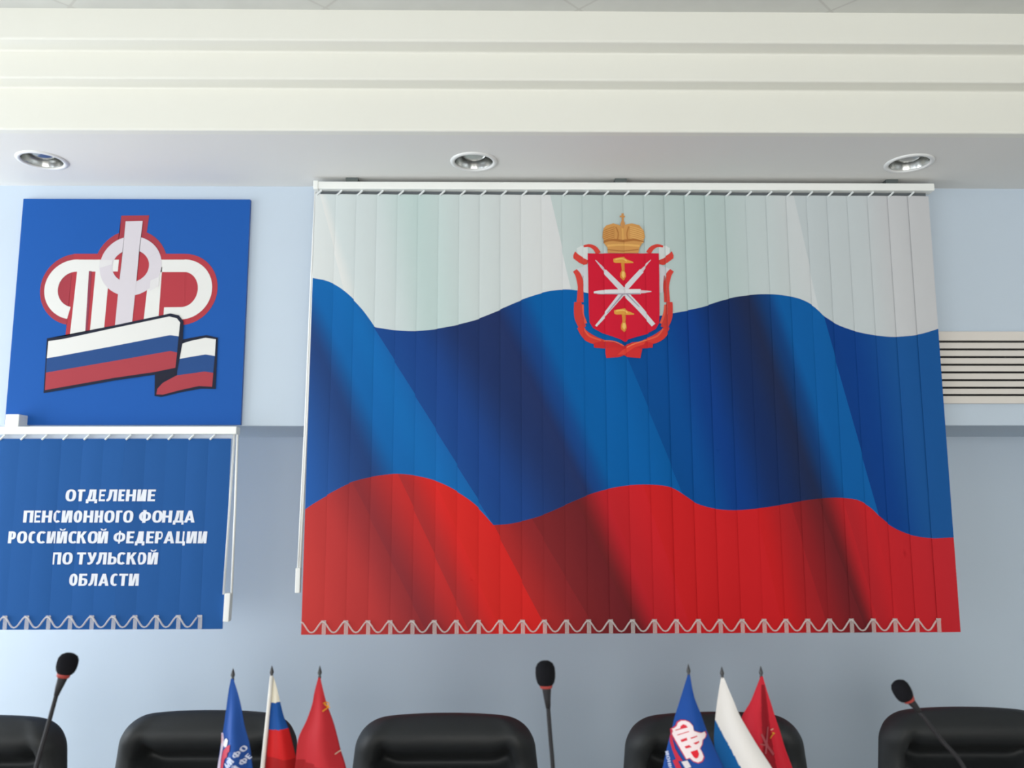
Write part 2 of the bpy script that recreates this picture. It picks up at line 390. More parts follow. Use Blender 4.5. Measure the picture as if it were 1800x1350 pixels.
# dropped ceiling border with round holes for the downlights
LIGHTS = [at_z(77, 283.5, Z_SOF), at_z(833, 284.5, Z_SOF), at_z(1601, 284, Z_SOF)]
YL = sum(p.y for p in LIGHTS) / 3; RH = 0.068; HC = 0.1
bm = bmesh.new()
ys = [P0.y + .03, YL - HC, YL + HC, YF]
xs = [XL]
for p in LIGHTS: xs += [p.x - HC, p.x + HC]
xs.append(XR)
def quad(pts): bm.faces.new([bm.verts.new(p) for p in pts])
for i in range(len(xs) - 1):
    for j in range(3):
        if j == 1 and i % 2 == 1:
            cx = (xs[i] + xs[i + 1]) / 2; n = 48; inner, outer, top = [], [], []
            for k in range(n):
                a = 2 * math.pi * k / n; c, s = math.cos(a), math.sin(a); m_ = max(abs(c), abs(s))
                inner.append(bm.verts.new((cx + RH * c, YL + RH * s, Z_SOF))); outer.append(bm.verts.new((cx + HC * c / m_, YL + HC * s / m_, Z_SOF)))
                top.append(bm.verts.new((cx + RH * c, YL + RH * s, Z_SOF + .015)))
            for k in range(n):
                q = (k + 1) % n
                bm.faces.new((inner[k], inner[q], outer[q], outer[k])); bm.faces.new((inner[k], top[k], top[q], inner[q]))
        else:
            quad([(xs[i], ys[j], Z_SOF), (xs[i + 1], ys[j], Z_SOF), (xs[i + 1], ys[j + 1], Z_SOF), (xs[i], ys[j + 1], Z_SOF)])
struct('ceiling_border', bm, M['soffit'])

# ------------------------------------------------------------------ downlights
def downlight(loc, label):
    t = thing('downlight', label, 'ceiling light', loc, 'downlights in the ceiling border')
    bm = bmesh.new(); add_lathe(bm, [(.066, .001), (.066, -.003), (.072, -.006), (.080, -.004), (.082, 0.0), (.080, .0012)], loc, seg=48, close=True)
    obj('trim_ring', bm, M['lamp_ring'], t, True)
    bm = bmesh.new(); add_lathe(bm, [(.067, 0), (.0655, .004), (.062, .03), (.054, .06), (.04, .082), (.02, .092), (0, .094)], loc, seg=48)
    obj('reflector', bm, M['reflector'], t, True)
    bm = bmesh.new()
    add_lathe(bm, [(.018, .09), (.022, .075), (.036, .052), (.043, .038), (.044, .030), (.040, .021), (.028, .014), (.014, .011), (0, .010)], loc, seg=40)
    obj('bulb', bm, M['bulb'], t, True)
    return t
for p, lb in zip(LIGHTS, ('round recessed ceiling downlight above the blue square sign', 'round recessed ceiling downlight above the flag blind, nearer its left end',
                          'round recessed ceiling downlight above the right end of the flag blind')):
    downlight(Vector((p.x, YL, Z_SOF)), lb)

# ------------------------------------------------------------------ big flag blind
Y_BL = 2.93
def blind_axes(k, bounds, tilts):
    return (bounds[k] + bounds[k + 1]) / 2, tilts[k]
BL_L = at(543, 730, Y_BL).x; BL_R = at(1660, 730, Y_BL).x
BL_TOP = at(1100, 343, Y_BL).z; BL_BOT = at(1100, 1113.5, Y_BL).z
NV = 30
VB = [lerp(BL_L, BL_R, k / NV) for k in range(NV + 1)]
rv = random.Random(11)
VT = [0.035 + rv.uniform(-.02, .03) for k in range(NV)]
VBOW = [rv.uniform(.0002, .0015) for k in range(NV)]
def vane_of(bounds):
    n = len(bounds) - 1
    return lambda x: max(0, min(n - 1, int((x - bounds[0]) / (bounds[-1] - bounds[0]) * n)))
def vane_depth(Y, bounds, tilts, bows):
    def d(x, z, k):
        c = (bounds[k] + bounds[k + 1]) / 2; u = (x - c) / (bounds[1] - bounds[0]) * 2
        return Y + (x - c) * tilts[k] - bows[k] * (1 - u * u)
    return d
T_ = [(440, 470), (520, 483), (557, 490), (575, 494), (597, 505), (620, 525), (640, 548), (658, 575), (690, 580), (722, 582), (755, 580), (800, 572), (840, 561), (880, 544),
      (920, 526), (960, 513), (990, 509), (1011, 510), (1033, 515), (1062, 529), (1100, 547), (1135, 555), (1161, 555), (1182, 551), (1230, 541), (1270, 528),
      (1300, 521), (1340, 517), (1375, 519), (1405, 525), (1430, 538), (1448, 556), (1475, 572), (1510, 584), (1550, 591), (1580, 592), (1615, 588), (1645, 579), (1700, 560)]
B_ = [(380, 1010), (500, 925), (541, 893), (560, 880), (590, 862), (620, 847), (660, 837), (700, 833), (740, 838), (780, 851), (820, 875), (845, 897), (858, 912), (867, 923),
      (895, 921), (930, 913), (960, 903), (1000, 885), (1040, 868), (1080, 857), (1120, 852), (1160, 853), (1185, 859), (1205, 872), (1225, 885), (1255, 894), (1290, 897),
      (1330, 894), (1370, 888), (1420, 879), (1460, 875), (1490, 876), (1510, 880), (1530, 892), (1545, 907), (1570, 927), (1600, 940), (1635, 946), (1672, 945), (1720, 943)]
def smooth_curve(tab, kinks):                 # refine between kinks so that kinks stay sharp
    out = []; seg = [tab[0]]
    for p in tab[1:]:
        seg.append(p)
        if p[0] in kinks or p is tab[-1]:
            s = spline(seg, 5); out += s if not out else s[1:]; seg = [p]
    return out
T_ = smooth_curve(T_, {658, 1448}); B_ = smooth_curve(B_, {867, 1545})
KB = 1.0                                      # ink density against the page values below
def band(bm, top, bot, lines, rows, step=7.0):
    """lines: (x at top, x at bottom, colour left of the line, colour right of it); colours as (top, bottom) or one"""
    L = bm.loops.layers.float_color['print']
    def two(c): return c if isinstance(c[0], tuple) else (c, c)
    for a, c in zip(lines, lines[1:]):
        n = max(1, int(max(abs(c[0] - a[0]), abs(c[1] - a[1])) / step))
        ca, cc = two(a[3]), two(c[2]); grid = []
        for i in range(n + 1):
            t = i / n; s = smooth(t); s = .75 * s + .25 * t
            xt, xb = lerp(a[0], c[0], t), lerp(a[1], c[1], t); yt, yb = top(xt), bot(xb); col = []
            for j in range(rows + 1):
                v = j / rows
                p = at(lerp(xt, xb, v), lerp(yt, yb, v), Y_BL)
                rgb = [lerp(lerp(ca[0][q], ca[1][q], v), lerp(cc[0][q], cc[1][q], v), s) for q in range(3)]
                col.append((bm.verts.new((p.x, 0, p.z)), S(*rgb, KB)))
            grid.append(col)
        for i in range(n):
            for j in range(rows):
                q = [grid[i][j], grid[i + 1][j], grid[i + 1][j + 1], grid[i][j + 1]]
                f = bm.faces.new([x[0] for x in q])
                for l, x in zip(f.loops, q): l[L] = x[1]
bm = new_print()
fT = lambda x: interp(T_, x); fB = lambda x: interp(B_, x)
ftop = lambda x: 338.0; fbot = lambda x: 1122.0
white = [(520, 505, (216, 222, 216), (216, 222, 216)), (562, 605, (214, 221, 216), (222, 225, 218)), (575, 640, (206, 217, 213), (206, 217, 213)), (640, 690, (203, 214, 210), (203, 214, 210)),
         (727, 760, (188, 208, 201), (188, 208, 201)), (830, 860, (203, 213, 208), (203, 213, 208)), (940, 962, (212, 216, 211), (212, 216, 211)), (966, 1004, (213, 216, 212), (190, 204, 198)),
         (1080, 1100, (184, 200, 194), (184, 200, 194)), (1235, 1260, (178, 197, 190), (178, 197, 190)), (1330, 1350, (192, 204, 200), (192, 204, 200)), (1394, 1440, (203, 209, 206), (190, 200, 198)),
         (1500, 1530, (194, 203, 201), (194, 203, 201)), (1560, 1590, (198, 201, 199), (198, 201, 199)), (1670, 1690, (197, 199, 197), (197, 199, 197))]
white = [(a, b_, tuple(v + d for v, d in zip(c, (2, 1, 7))), tuple(v + d for v, d in zip(e, (2, 1, 7)))) for a, b_, c, e in white]
band(bm, ftop, fT, white, 8)
bl = [(370, 395, (45, 95, 172), (45, 95, 172)), (440, 540, (40, 92, 168), (40, 92, 168)), (503, 655, (36, 66, 122), (36, 66, 122)), (545, 705, (18, 100, 172), (18, 100, 172)),
      (600, 760, (18, 105, 178), (18, 105, 178)), (658, 867, (22, 98, 170), (27, 72, 142)), (720, 915, (27, 68, 138), (27, 68, 138)), (812, 1015, (30, 50, 100), (30, 50, 100)),
      (870, 1030, (33, 50, 98), (32, 48, 96)), (905, 1050, (20, 66, 132), (20, 66, 132)), (938, 1080, (0, 92, 164), (0, 92, 164)), (1000, 1140, (0, 94, 168), (0, 94, 168)), (1064, 1200, (0, 90, 162), (0, 74, 144)),
      (1140, 1250, (2, 76, 150), (2, 76, 150)), (1205, 1305, (8, 60, 136), (8, 60, 136)), (1265, 1380, (18, 44, 96), (18, 44, 96)), (1312, 1438, (30, 42, 78), (30, 42, 78)),
      (1345, 1465, (15, 62, 122), (15, 62, 122)), (1368, 1492, (8, 92, 164), (8, 92, 164)), (1448, 1545, (10, 94, 166), (8, 60, 134)), (1490, 1575, (8, 62, 138), (8, 62, 138)), (1580, 1640, (26, 86, 154), (26, 86, 154)),
      (1690, 1715, (26, 88, 156), (26, 88, 156))]
band(bm, fT, fB, bl, 26)
rd = [(380, 380, (200, 64, 62), (200, 64, 62)), (500, 560, (200, 62, 60), (200, 62, 60)), (560, 670, (188, 58, 58), (188, 58, 58)), (620, 755, (152, 50, 54), (140, 48, 54)), (700, 830, (196, 46, 46), (170, 46, 48)),  # paler left end: window gloss put into the red
      (765, 885, (216, 40, 38), (212, 40, 36)), (868, 968, (216, 38, 36), (176, 42, 42)), (935, 1055, (140, 38, 42), (128, 36, 40)), (1012, 1125, (112, 32, 38), (108, 32, 36)),
      (1062, 1168, (192, 32, 42), (190, 32, 40)), (1130, 1220, (206, 32, 40), (204, 30, 34)), (1330, 1380, (205, 30, 36), (202, 28, 32)), (1390, 1460, (165, 32, 38), (150, 30, 36)),
      (1438, 1528, (112, 32, 38), (100, 30, 35)), (1482, 1552, (190, 34, 42), (180, 34, 42)), (1530, 1590, (200, 34, 42), (196, 34, 42)), (1720, 1740, (196, 42, 52), (194, 42, 52))]
band(bm, fB, fbot, rd, 14)
clip(bm, Vector((BL_L, 0, 0)), Vector((-1, 0, 0))); clip(bm, Vector((BL_R, 0, 0)), Vector((1, 0, 0)))
clip(bm, Vector((0, 0, BL_TOP)), Vector((0, 0, 1))); clip(bm, Vector((0, 0, BL_BOT)), Vector((0, 0, -1)))
cut(bm, 0, fine(VB))
blind = thing('vertical_blind', 'wide vertical blind printed with a waving white blue red flag and crest', 'blind', (0.45, Y_BL, BL_TOP + .04))
fab = finish_print(bm, 'printed_fabric', M['fabric'], blind, vane_depth(Y_BL, VB, VT, VBOW), vane_of(VB), 0, True, VB)

# the crest printed on the blind (points taken on a grid whose unit is 1/4.5 of a pixel)
bm = new_print()
def cp(x, y): return at(960 + x / 4.5, 360 + y / 4.5, Y_BL)
def crest(pts, col, layer, mirror=False):
    add_poly(bm, [cp(*p) for p in pts], S(*col, KB), layer)
    if mirror: add_poly(bm, [cp(1222 - p[0], p[1]) for p in pts], S(*col, KB), layer)
def crest_line(pts, wid, col, layer, mirror=False, n=5):
    if hasattr(wid, '__len__'):
        q = spline([(p[0], p[1], wv) for p, wv in zip(pts, wid)], n); pl = [(a[0], a[1]) for a in q]; wl = [a[2] for a in q]
    else:
        pl = spline(pts, n); wl = [wid] * len(pl)
    for mir in ((False, True) if mirror else (False,)):
        pp = [(1222 - a[0], a[1]) for a in pl] if mir else pl
        Lf, Rt = stroke_pts(pp, wl)
        for i in range(len(Lf) - 1): add_poly(bm, [cp(*Lf[i]), cp(*Lf[i + 1]), cp(*Rt[i + 1]), cp(*Rt[i])], S(*col, KB), layer)
RED, RIB, RIBD, RIBL = (206, 28, 54), (212, 68, 60), (178, 46, 48), (226, 92, 70)
# ribbon
crest([(240, 345), (275, 325), (330, 322), (335, 395), (330, 450), (280, 440), (245, 400)], (214, 220, 220), 1, True)
crest_line([(300, 330), (345, 325), (385, 345), (412, 385)], [16, 24, 34, 40], RIB, 2, True)
crest([(228, 370), (250, 392), (300, 425), (335, 440), (328, 470), (300, 478), (262, 462), (215, 425), (214, 400)], RIB, 2, True)
crest([(225, 515), (262, 500), (330, 472), (336, 560), (336, 700), (302, 694), (292, 580)], (206, 208, 214), 1, True)
crest_line([(226, 520), (252, 560), (272, 640), (270, 700), (266, 770)], [34, 44, 50, 50, 52], RIB, 2, True)
crest_line([(290, 560), (296, 640), (292, 700)], [6, 8, 6], RIBD, 3, True)
crest_line([(248, 770), (252, 830), (262, 900), (290, 975)], [52, 66, 72, 60], (204, 62, 56), 4, True)
crest_line([(285, 790), (292, 860), (318, 940)], [12, 16, 18], RIBL, 5, True)
crest_line([(262, 965), (310, 1030), (380, 1072), (455, 1090)], [44, 66, 62, 40], (212, 60, 52), 6, True)
crest_line([(300, 980), (345, 1040), (430, 1072)], [10, 14, 12], RIBL, 7, True)
crest([(375, 1098), (440, 1080), (540, 1090), (630, 1130), (600, 1160), (520, 1140), (380, 1132)], (200, 44, 48), 8, True)
crest([(465, 1140), (540, 1130), (612, 1140), (636, 1180), (575, 1206), (480, 1214)], (206, 48, 50), 9, True)
crest([(560, 1190), (600, 1150), (690, 1100), (780, 1085), (770, 1105), (700, 1130), (620, 1185)], (222, 66, 54), 10)
crest_line([(640, 1130), (700, 1100), (790, 1072)], 9, (232, 120, 80), 11)
crest_line([(450, 1078), (540, 1085), (610, 1118)], 9, (230, 100, 70), 11)
# shield
crest([(330, 388), (888, 388), (892, 560), (894, 860), (890, 940), (865, 985), (800, 1022), (720, 1045), (655, 1065), (620, 1088), (585, 1066), (520, 1042), (440, 1016), (372, 978), (346, 935), (340, 860), (334, 560)], RED, 12)
# crossed blades
def blade(pts, wid, shade):
    crest_line(pts, wid, (212, 212, 218), 14, n=3)
    (x0, y0), (x1, y1) = pts[0], pts[-1]; d = math.hypot(x1 - x0, y1 - y0); nx, ny = -(y1 - y0) / d * 6, (x1 - x0) / d * 6
    crest_line([(pts[1][0] + nx * shade, pts[1][1] + ny * shade), (pts[2][0] + nx * shade, pts[2][1] + ny * shade)], [6, 12], (158, 150, 166), 15)
blade([(848, 955), (730, 815), (600, 675), (462, 528)], [34, 40, 44, 34], 1)
crest_line([(468, 532), (430, 488), (388, 440)], [24, 16, 6], (205, 190, 200), 13)
blade([(392, 962), (480, 855), (610, 690), (752, 524)], [16, 26, 40, 36], 1)
crest_line([(746, 530), (790, 480), (828, 440)], [26, 14, 4], (210, 200, 206), 13)
crest_line([(376, 697), (440, 692), (600, 692), (744, 690)], [14, 28, 40, 40], (220, 220, 224), 16, n=3)
crest_line([(400, 708), (600, 708), (740, 706)], [4, 9, 10], (168, 162, 176), 17)
crest_line([(740, 691), (790, 691), (832, 690)], [26, 18, 6], (214, 196, 204), 16)
# hammers
for dx, dy in ((0, 0), (6, 407)):
    h = lambda pts: [(a + dx, b_ + dy) for a, b_ in pts]
    crest(h([(530, 432), (556, 424), (590, 418), (612, 414), (640, 436), (688, 456), (690, 464), (640, 466), (590, 462), (548, 464), (532, 458)]), (222, 158, 70), 14)
    crest(h([(588, 462), (620, 464), (616, 520), (632, 545), (634, 575), (606, 602), (582, 578), (582, 545), (594, 520)]), (216, 140, 62), 15)
    crest(h([(596, 530), (614, 530), (622, 560), (606, 585), (592, 562)]), (240, 196, 110), 16)
    crest_line(h([(545, 436), (600, 430), (640, 448)]), 8, (240, 196, 110), 16)
# crown
crest([(488, 386), (486, 345), (458, 305), (440, 262), (444, 210), (475, 170), (528, 152), (572, 164), (600, 178), (634, 160), (676, 152), (732, 166), (766, 208), (775, 258), (757, 304), (734, 345), (726, 386)], (206, 150, 86), 18)
for i in range(7):                                       # beading of the two lobes
    y = 185 + i * 16
    crest_line([(452, y + 28), (490, y + 12), (540, y - 6)], 5, (172, 114, 62), 19)
    crest_line([(664, y - 8), (718, y + 6), (764, y + 24)], 5, (228, 180, 112), 19)
crest_line([(448, 300), (520, 284), (610, 290), (690, 282), (766, 296)], [10, 16, 20, 16, 10], (170, 110, 58), 20)
crest_line([(484, 330), (600, 322), (736, 330)], 16, (226, 174, 100), 20)
crest_line([(486, 360), (606, 370), (728, 358)], 8, (176, 116, 64), 20)
crest_line([(548, 180), (566, 230), (560, 285)], 10, (182, 122, 66), 20)
crest_line([(654, 178), (640, 230), (646, 285)], 10, (182, 122, 66), 20)
crest_line([(600, 190), (604, 280)], 18, (222, 168, 96), 20)
crest([(590, 72), (608, 72), (608, 128), (622, 160), (602, 190), (580, 160), (592, 128)], (204, 146, 88), 21)
crest([(578, 90), (624, 92), (624, 104), (578, 102)], (204, 146, 88), 22)
cut(bm, 0, fine(VB, cp(180, 0).x, cp(1060, 0).x))
finish_print(bm, 'coat_of_arms', M['fabric'], fab, vane_depth(Y_BL - .0010, VB, VT, VBOW), vane_of(VB), 0, True, VB)

def box_part(name, m, parent, x0, x1, y0, y1, z0, z1, bev=.0015):
    bm = bmesh.new(); add_box(bm, x0, x1, y0, y1, z0, z1, bev); return obj(name, bm, m, parent)
def blind_hardware(t, bounds, Y, ztop, zbot, z_r0, z_r1, x0, x1, last_clip, gap_tone):
    """headrail, end caps, vane carriers on top, clips and bead chain at the bottom"""
    box_part('headrail', M['rail'], t, x0, x1, Y - .022, Y + .022, z_r0, z_r1, .003)
    for i in range(len(bounds) - 1):
        cx = bounds[i] + .012; bm = bmesh.new()
        p = [Vector((cx - .009, Y - .004, ztop - .004)), Vector((cx + .009, Y - .004, z_r0))]
        add_tube(bm, p, .0035, 6); obj('vane_carrier', bm, M['carrier_stem'], t)
    box_part('carrier_track', gap_tone, t, x0 + .015, x1 - .02, Y + .006, Y + .014, ztop - .004, z_r0, 0)  # added strip whose colour stands in for the shaded gap under the rail
    wv = bounds[1] - bounds[0]; pts = []
    yc = Y - .006
    for i in range(last_clip + 1):
        c0 = bounds[i]
        for q in range(10):
            u = q / 10
            hgt = .5 + .5 * math.cos(2 * math.pi * u)
            hgt = hgt ** 1.15
            pts.append(Vector((c0 + u * wv - wv * .04, yc - .004, zbot + .008 + .036 * hgt)))
    bm = bmesh.new(); add_tube(bm, [p for p in pts if p.x > bounds[0] - .02], .0030, 6); obj('bead_chain', bm, M['chain'], t, True)
    for i in range(1, last_clip + 2):
        if i >= len(bounds): break
        c0 = bounds[i] - wv * .04
        bm = bmesh.new(); add_box(bm, c0 - .004, c0 + .010, yc - .001, yc + .001, zbot + .001, zbot + .046, .0006)
        add_box(bm, c0 - .007, c0 + .010, yc - .003, yc - .001, zbot + .040, zbot + .048, .0006); obj('chain_clip', bm, M['clip'], t)
R_L, R_R = at(556, 326, Y_BL).x, at(1637, 326, Y_BL).x
R_Z1, R_Z0 = at(1100, 320.5, Y_BL - .022).z, at(1100, 333, Y_BL - .022).z
blind_hardware(blind, VB, Y_BL, BL_TOP, BL_BOT, R_Z0, R_Z1, R_L, R_R, NV - 2, M['carrier'])
for px in (620, 1090, 1564):
    x = at(px, 320, Y_BL).x
    box_part('ceiling_bracket', M['bracket'], blind, x - .022, x + .022, Y_BL - .020, Y_BL + .024, R_Z1 - .001, Z_SOF, .001)
box_part('end_cap', M['rail'], blind, R_L - .006, R_L + .012, Y_BL - .025, Y_BL + .025, R_Z0 - .002, R_Z1 + .003, .003)
def cords(t, paths, weight, Y, sheer=False):
    for i, pth in enumerate(paths):
        bm = bmesh.new(); add_tube(bm, [at(px, py, Y) for px, py in pth], .0042, 8)
        obj('pull_cord', bm, M['cord_sheer'] if sheer and i == 0 else M['cord'], t, True)
    (xa, ya), (xb, yb), hw = weight
    A, B = at(xa, ya, Y), at(xb, yb, Y)
    bm = bmesh.new(); add_box(bm, -hw, hw, -.010, .010, 0, (A - B).length, .003)
    rt = Matrix.Translation(B) @ (A - B).to_track_quat('Z', 'Y').to_matrix().to_4x4()
    bmesh.ops.transform(bm, matrix=rt, verts=bm.verts); obj('cord_weight', bm, M['cord'], t)
cords(blind, [[(559, 334), (550, 500), (541, 720), (527.5, 1002)], [(554.5, 334), (546, 520), (537, 740), (524, 1002)]], ((525, 998), (523.5, 1042), .0085), Y_BL + .012)

# ------------------------------------------------------------------ small blue blind with lettering
Y_SB = 2.955
s_r = at(397.5, 940, Y_SB).x; s_w = (at(344, 1095, Y_SB).x - at(40, 1095, Y_SB).x) / 8
SB = [s_r - s_w * (11 - k) for k in range(12)]
S_TOP, S_BOT = at(300, 771, Y_SB).z, at(300, 1106, Y_SB).z
ST = [0.03 + rv.uniform(-.02, .04) for k in range(11)]
SBOW = [rv.uniform(.0003, .0014) for k in range(11)]
sblind = thing('vertical_blind', 'small blue vertical blind with white lettering below the square sign', 'blind', ((SB[0] + SB[-1]) / 2, Y_SB, S_TOP + .04))
bm = new_print(); rb = random.Random(5)
for k in range(11):
    add_poly(bm, [(SB[k], 0, S_BOT), (SB[k + 1], 0, S_BOT), (SB[k + 1], 0, S_TOP), (SB[k], 0, S_TOP)], S(36, 86, 150, KB * rb.uniform(.95, 1.05)))
cut(bm, 0, fine(SB))
sfab = finish_print(bm, 'printed_fabric', M['fabric'], sblind, vane_depth(Y_SB, SB, ST, SBOW), vane_of(SB), 0, True, SB)
for txt, x0, x1, y0, y1 in (('ОТДЕЛЕНИЕ', 115, 275, 860.5, 881), ('ПЕНСИОННОГО ФОНДА', 40.5, 345, 897.5, 918.5), ('РОССИЙСКОЙ ФЕДЕРАЦИИ', 13, 366.5, 934, 955),
                            ('ПО ТУЛЬСКОЙ', 91, 278.5, 971, 992), ('ОБЛАСТИ', 120, 245, 1008.5, 1029.5)):
    bm = new_print(); text_faces(bm, txt, S(226, 230, 240), lambda u, v: at(lerp(x0 + 1, x1 - 2, u) + 2.0 * (v - .3), lerp(y1, y0, v), Y_SB), 1)
    cut(bm, 0, fine(SB))
    finish_print(bm, 'lettering', M['fabric'], sfab, vane_depth(Y_SB - .0010, SB, ST, SBOW), vane_of(SB), 0, True, SB)
z0, z1 = at(300, 763, Y_SB - .022).z, at(300, 749.5, Y_SB - .022).z
blind_hardware(sblind, SB, Y_SB, S_TOP, S_BOT, z0, z1, SB[0] - .01, at(419, 756, Y_SB).x, 9, M['carrier_pale'])
x0, x1 = at(9, 738, Y_SB - .024).x, at(33, 738, Y_SB - .024).x
box_part('wall_bracket', M['rail'], sblind, x0, x1, Y_SB - .024, Y_BULK, z1 - .001, at(20, 728, Y_SB - .024).z, .003)
xb_ = at(330, 738, Y_SB).x
box_part('wall_bracket', M['rail'], sblind, xb_, xb_ + .03, Y_SB + .005, Y_BULK, z1 - .012, z1 + .001, .001)
cords(sblind, [[(412, 764), (403, 900), (393, 1045)], [(417.5, 764), (413, 900), (407, 1045)]], ((402.5, 1042), (399, 1092), .016), Y_SB - .012, True)

# ------------------------------------------------------------------ square sign with monogram
Y_SG = 2.985
sg = [(0, 0)] * 4
gx0, gx1 = at(25, 545, Y_SG).x, at(431.5, 545, Y_SG).x
gz0, gz1 = at(230, 747, Y_SG).z, at(230, 350, Y_SG).z
sign = thing('wall_sign', 'square blue sign with white monogram in red outline over a tricolour ribbon', 'sign', ((gx0 + gx1) / 2, Y_SG, gz0))
bm = bmesh.new(); add_box(bm, gx0, gx1, Y_SG + .0005, Y_BULK, gz0, gz1, .001); obj('backing_board', bm, M['board_edge'], sign)
bm = new_print(); add_poly(bm, [(gx0, 0, gz0), (gx1, 0, gz0), (gx1, 0, gz1), (gx0, 0, gz1)], S(31, 88, 168))
obj_face = finish_print(bm, 'printed_face', M['board'], sign, lambda x, z, k: Y_SG)
bm = new_print()
def lp(x, y): return at(x / 3, 330 + y / 3, Y_SG)
def logo(pts, col, layer): add_poly(bm, [lp(*p) for p in pts], S(*col, .86), layer)
def ell(cx, cy, rx, ry, a0=0, a1=360, n=48, sh=-.08):
    return [(cx + rx * math.cos(math.radians(lerp(a0, a1, i / n))) - sh * ry * math.sin(math.radians(lerp(a0, a1, i / n))) * -1,
             cy + ry * math.sin(math.radians(lerp(a0, a1, i / n)))) for i in range(n + 1)]
def arc(cx, cy, rx0, ry0, rx1, ry1, a0, a1, col, layer, n=48):
    A = ell(cx, cy, rx0, ry0, a0, a1, n); B = ell(cx, cy, rx1, ry1, a0, a1, n)
    for i in range(n): logo([A[i], A[i + 1], B[i + 1], B[i]], col, layer)
RD, WH, GR = (172, 66, 78), (238, 238, 236), (222, 216, 224)
RI = (186, 66, 76)
logo(ell(398, 537, 186, 188), RD, 1); logo(ell(962, 537, 185, 188), RI, 1); logo(ell(690, 415, 192, 192), RD, 1)
logo([(640, 148), (787, 146), (772, 250), (760, 300), (620, 300), (632, 240)], RD, 1)
logo([(390, 349), (975, 349), (975, 722), (870, 722), (345, 790), (362, 640)], RI, 2)
# the two outer letters
arc(398, 537, 163, 158, 92, 94, 101, 272, WH, 3)
logo([(396, 380), (628, 380), (622, 442), (396, 443)], WH, 3)
logo([(408, 440), (470, 440), (450, 790), (368, 790)], WH, 3)
logo([(505, 440), (578, 440), (548, 760), (474, 770)], WH, 3)
logo([(845, 380), (982, 380), (982, 445), (845, 445)], WH, 3)
arc(962, 537, 157, 158, 82, 93, -90, 90, WH, 3)
logo([(866, 631), (962, 630), (962, 695), (862, 690)], WH, 3)
logo([(790, 420), (856, 420), (834, 720), (756, 720)], WH, 3)
logo([(470, 440), (484, 440), (460, 770), (450, 770)], (150, 70, 90), 4)
# the middle letter
arc(690, 414, 163, 157, 97, 86, 0, 360, GR, 5, 64)
logo([(664, 178), (754, 176), (735, 330), (718, 520), (696, 730), (606, 745), (628, 520), (650, 330)], GR, 6)
logo([(528, 382), (594, 382), (590, 405), (522, 425)], (232, 230, 232), 6)
logo([(795, 490), (842, 470), (838, 520), (790, 545)], (232, 230, 232), 6)
# ribbon
BKc, BLc, RRc = (38, 42, 60), (46, 82, 142), (178, 70, 80)
logo([(940, 806), (1010, 792), (1090, 778), (1150, 792), (1138, 1062), (1060, 1060), (960, 1078), (850, 1104), (816, 1098), (818, 980)], BKc, 7)
logo([(943, 828), (1010, 808), (1085, 792), (1140, 800), (1134, 888), (1085, 880), (1010, 892), (940, 905)], WH, 8)
logo([(940, 905), (1010, 892), (1085, 880), (1134, 888), (1126, 978), (1080, 970), (1010, 980), (935, 992)], BLc, 8)
logo([(935, 990), (1010, 980), (1080, 970), (1126, 977), (1120, 1050), (1050, 1046), (950, 1068), (860, 1092), (826, 1090), (832, 1060), (860, 1030), (900, 1008)], RRc, 8)
logo([(820, 985), (935, 955), (926, 985), (870, 1012), (838, 1035), (822, 1060)], (40, 42, 58), 9)
logo([(250, 796), (270, 792), (350, 782), (600, 728), (900, 664), (945, 674), (970, 706), (964, 820), (938, 962), (820, 986), (600, 1018), (232, 1084)], BKc, 10)
logo([(258, 810), (290, 806), (350, 796), (600, 742), (895, 680), (935, 690), (952, 712), (944, 785), (900, 778), (600, 836), (310, 890), (250, 900)], WH, 11)
logo([(250, 900), (310, 890), (600, 836), (900, 778), (944, 785), (936, 870), (900, 862), (600, 915), (245, 976)], BLc, 11)
logo([(245, 976), (600, 915), (900, 862), (936, 870), (927, 950), (820, 972), (600, 1004), (240, 1068)], RRc, 11)
finish_print(bm, 'emblem', M['board'], obj_face, lambda x, z, k: Y_SG - .0004)

# ------------------------------------------------------------------ air vent in the upper wall
vent = thing('air_vent', 'long cream air grille with dark slots on the wall right of the flag blind', 'vent', at(1725, 648, Y_BULK))
vx0, vx1 = at(1618, 648, Y_BULK).x, XR - .9
vz = lambda py: at(1730, py, Y_BULK).z
bm = bmesh.new(); add_box(bm, vx0 + .02, vx1 - .02, Y_BULK - .004, Y_BULK, vz(705), vz(590), 0); obj('duct_opening', bm, M['duct'], vent)
bm = bmesh.new(); d0, d1 = Y_BULK - .016, Y_BULK
add_box(bm, vx0, vx1, d0, d1, vz(600), vz(584), .002); add_box(bm, vx0, vx1, d0, d1, vz(710), vz(697), .002)
add_box(bm, vx0, vx0 + .04, d0, d1, vz(697), vz(600), .002); add_box(bm, vx1 - .04, vx1, d0, d1, vz(697), vz(600), .002)
obj('frame', bm, M['vent'], vent)
gaps = [601.6, 615.2, 628.6, 642, 655.4, 669, 682.3, 695]
for a, c in zip(gaps, gaps[1:]):
    zc0, zc1 = vz(c - 1.7), vz(a + 1.9)
    bm = bmesh.new(); add_box(bm, vx0 + .04, vx1 - .04, d0 + .002, d0 + .010, zc0, zc1, .0015); obj('slat', bm, M['vent'], vent)

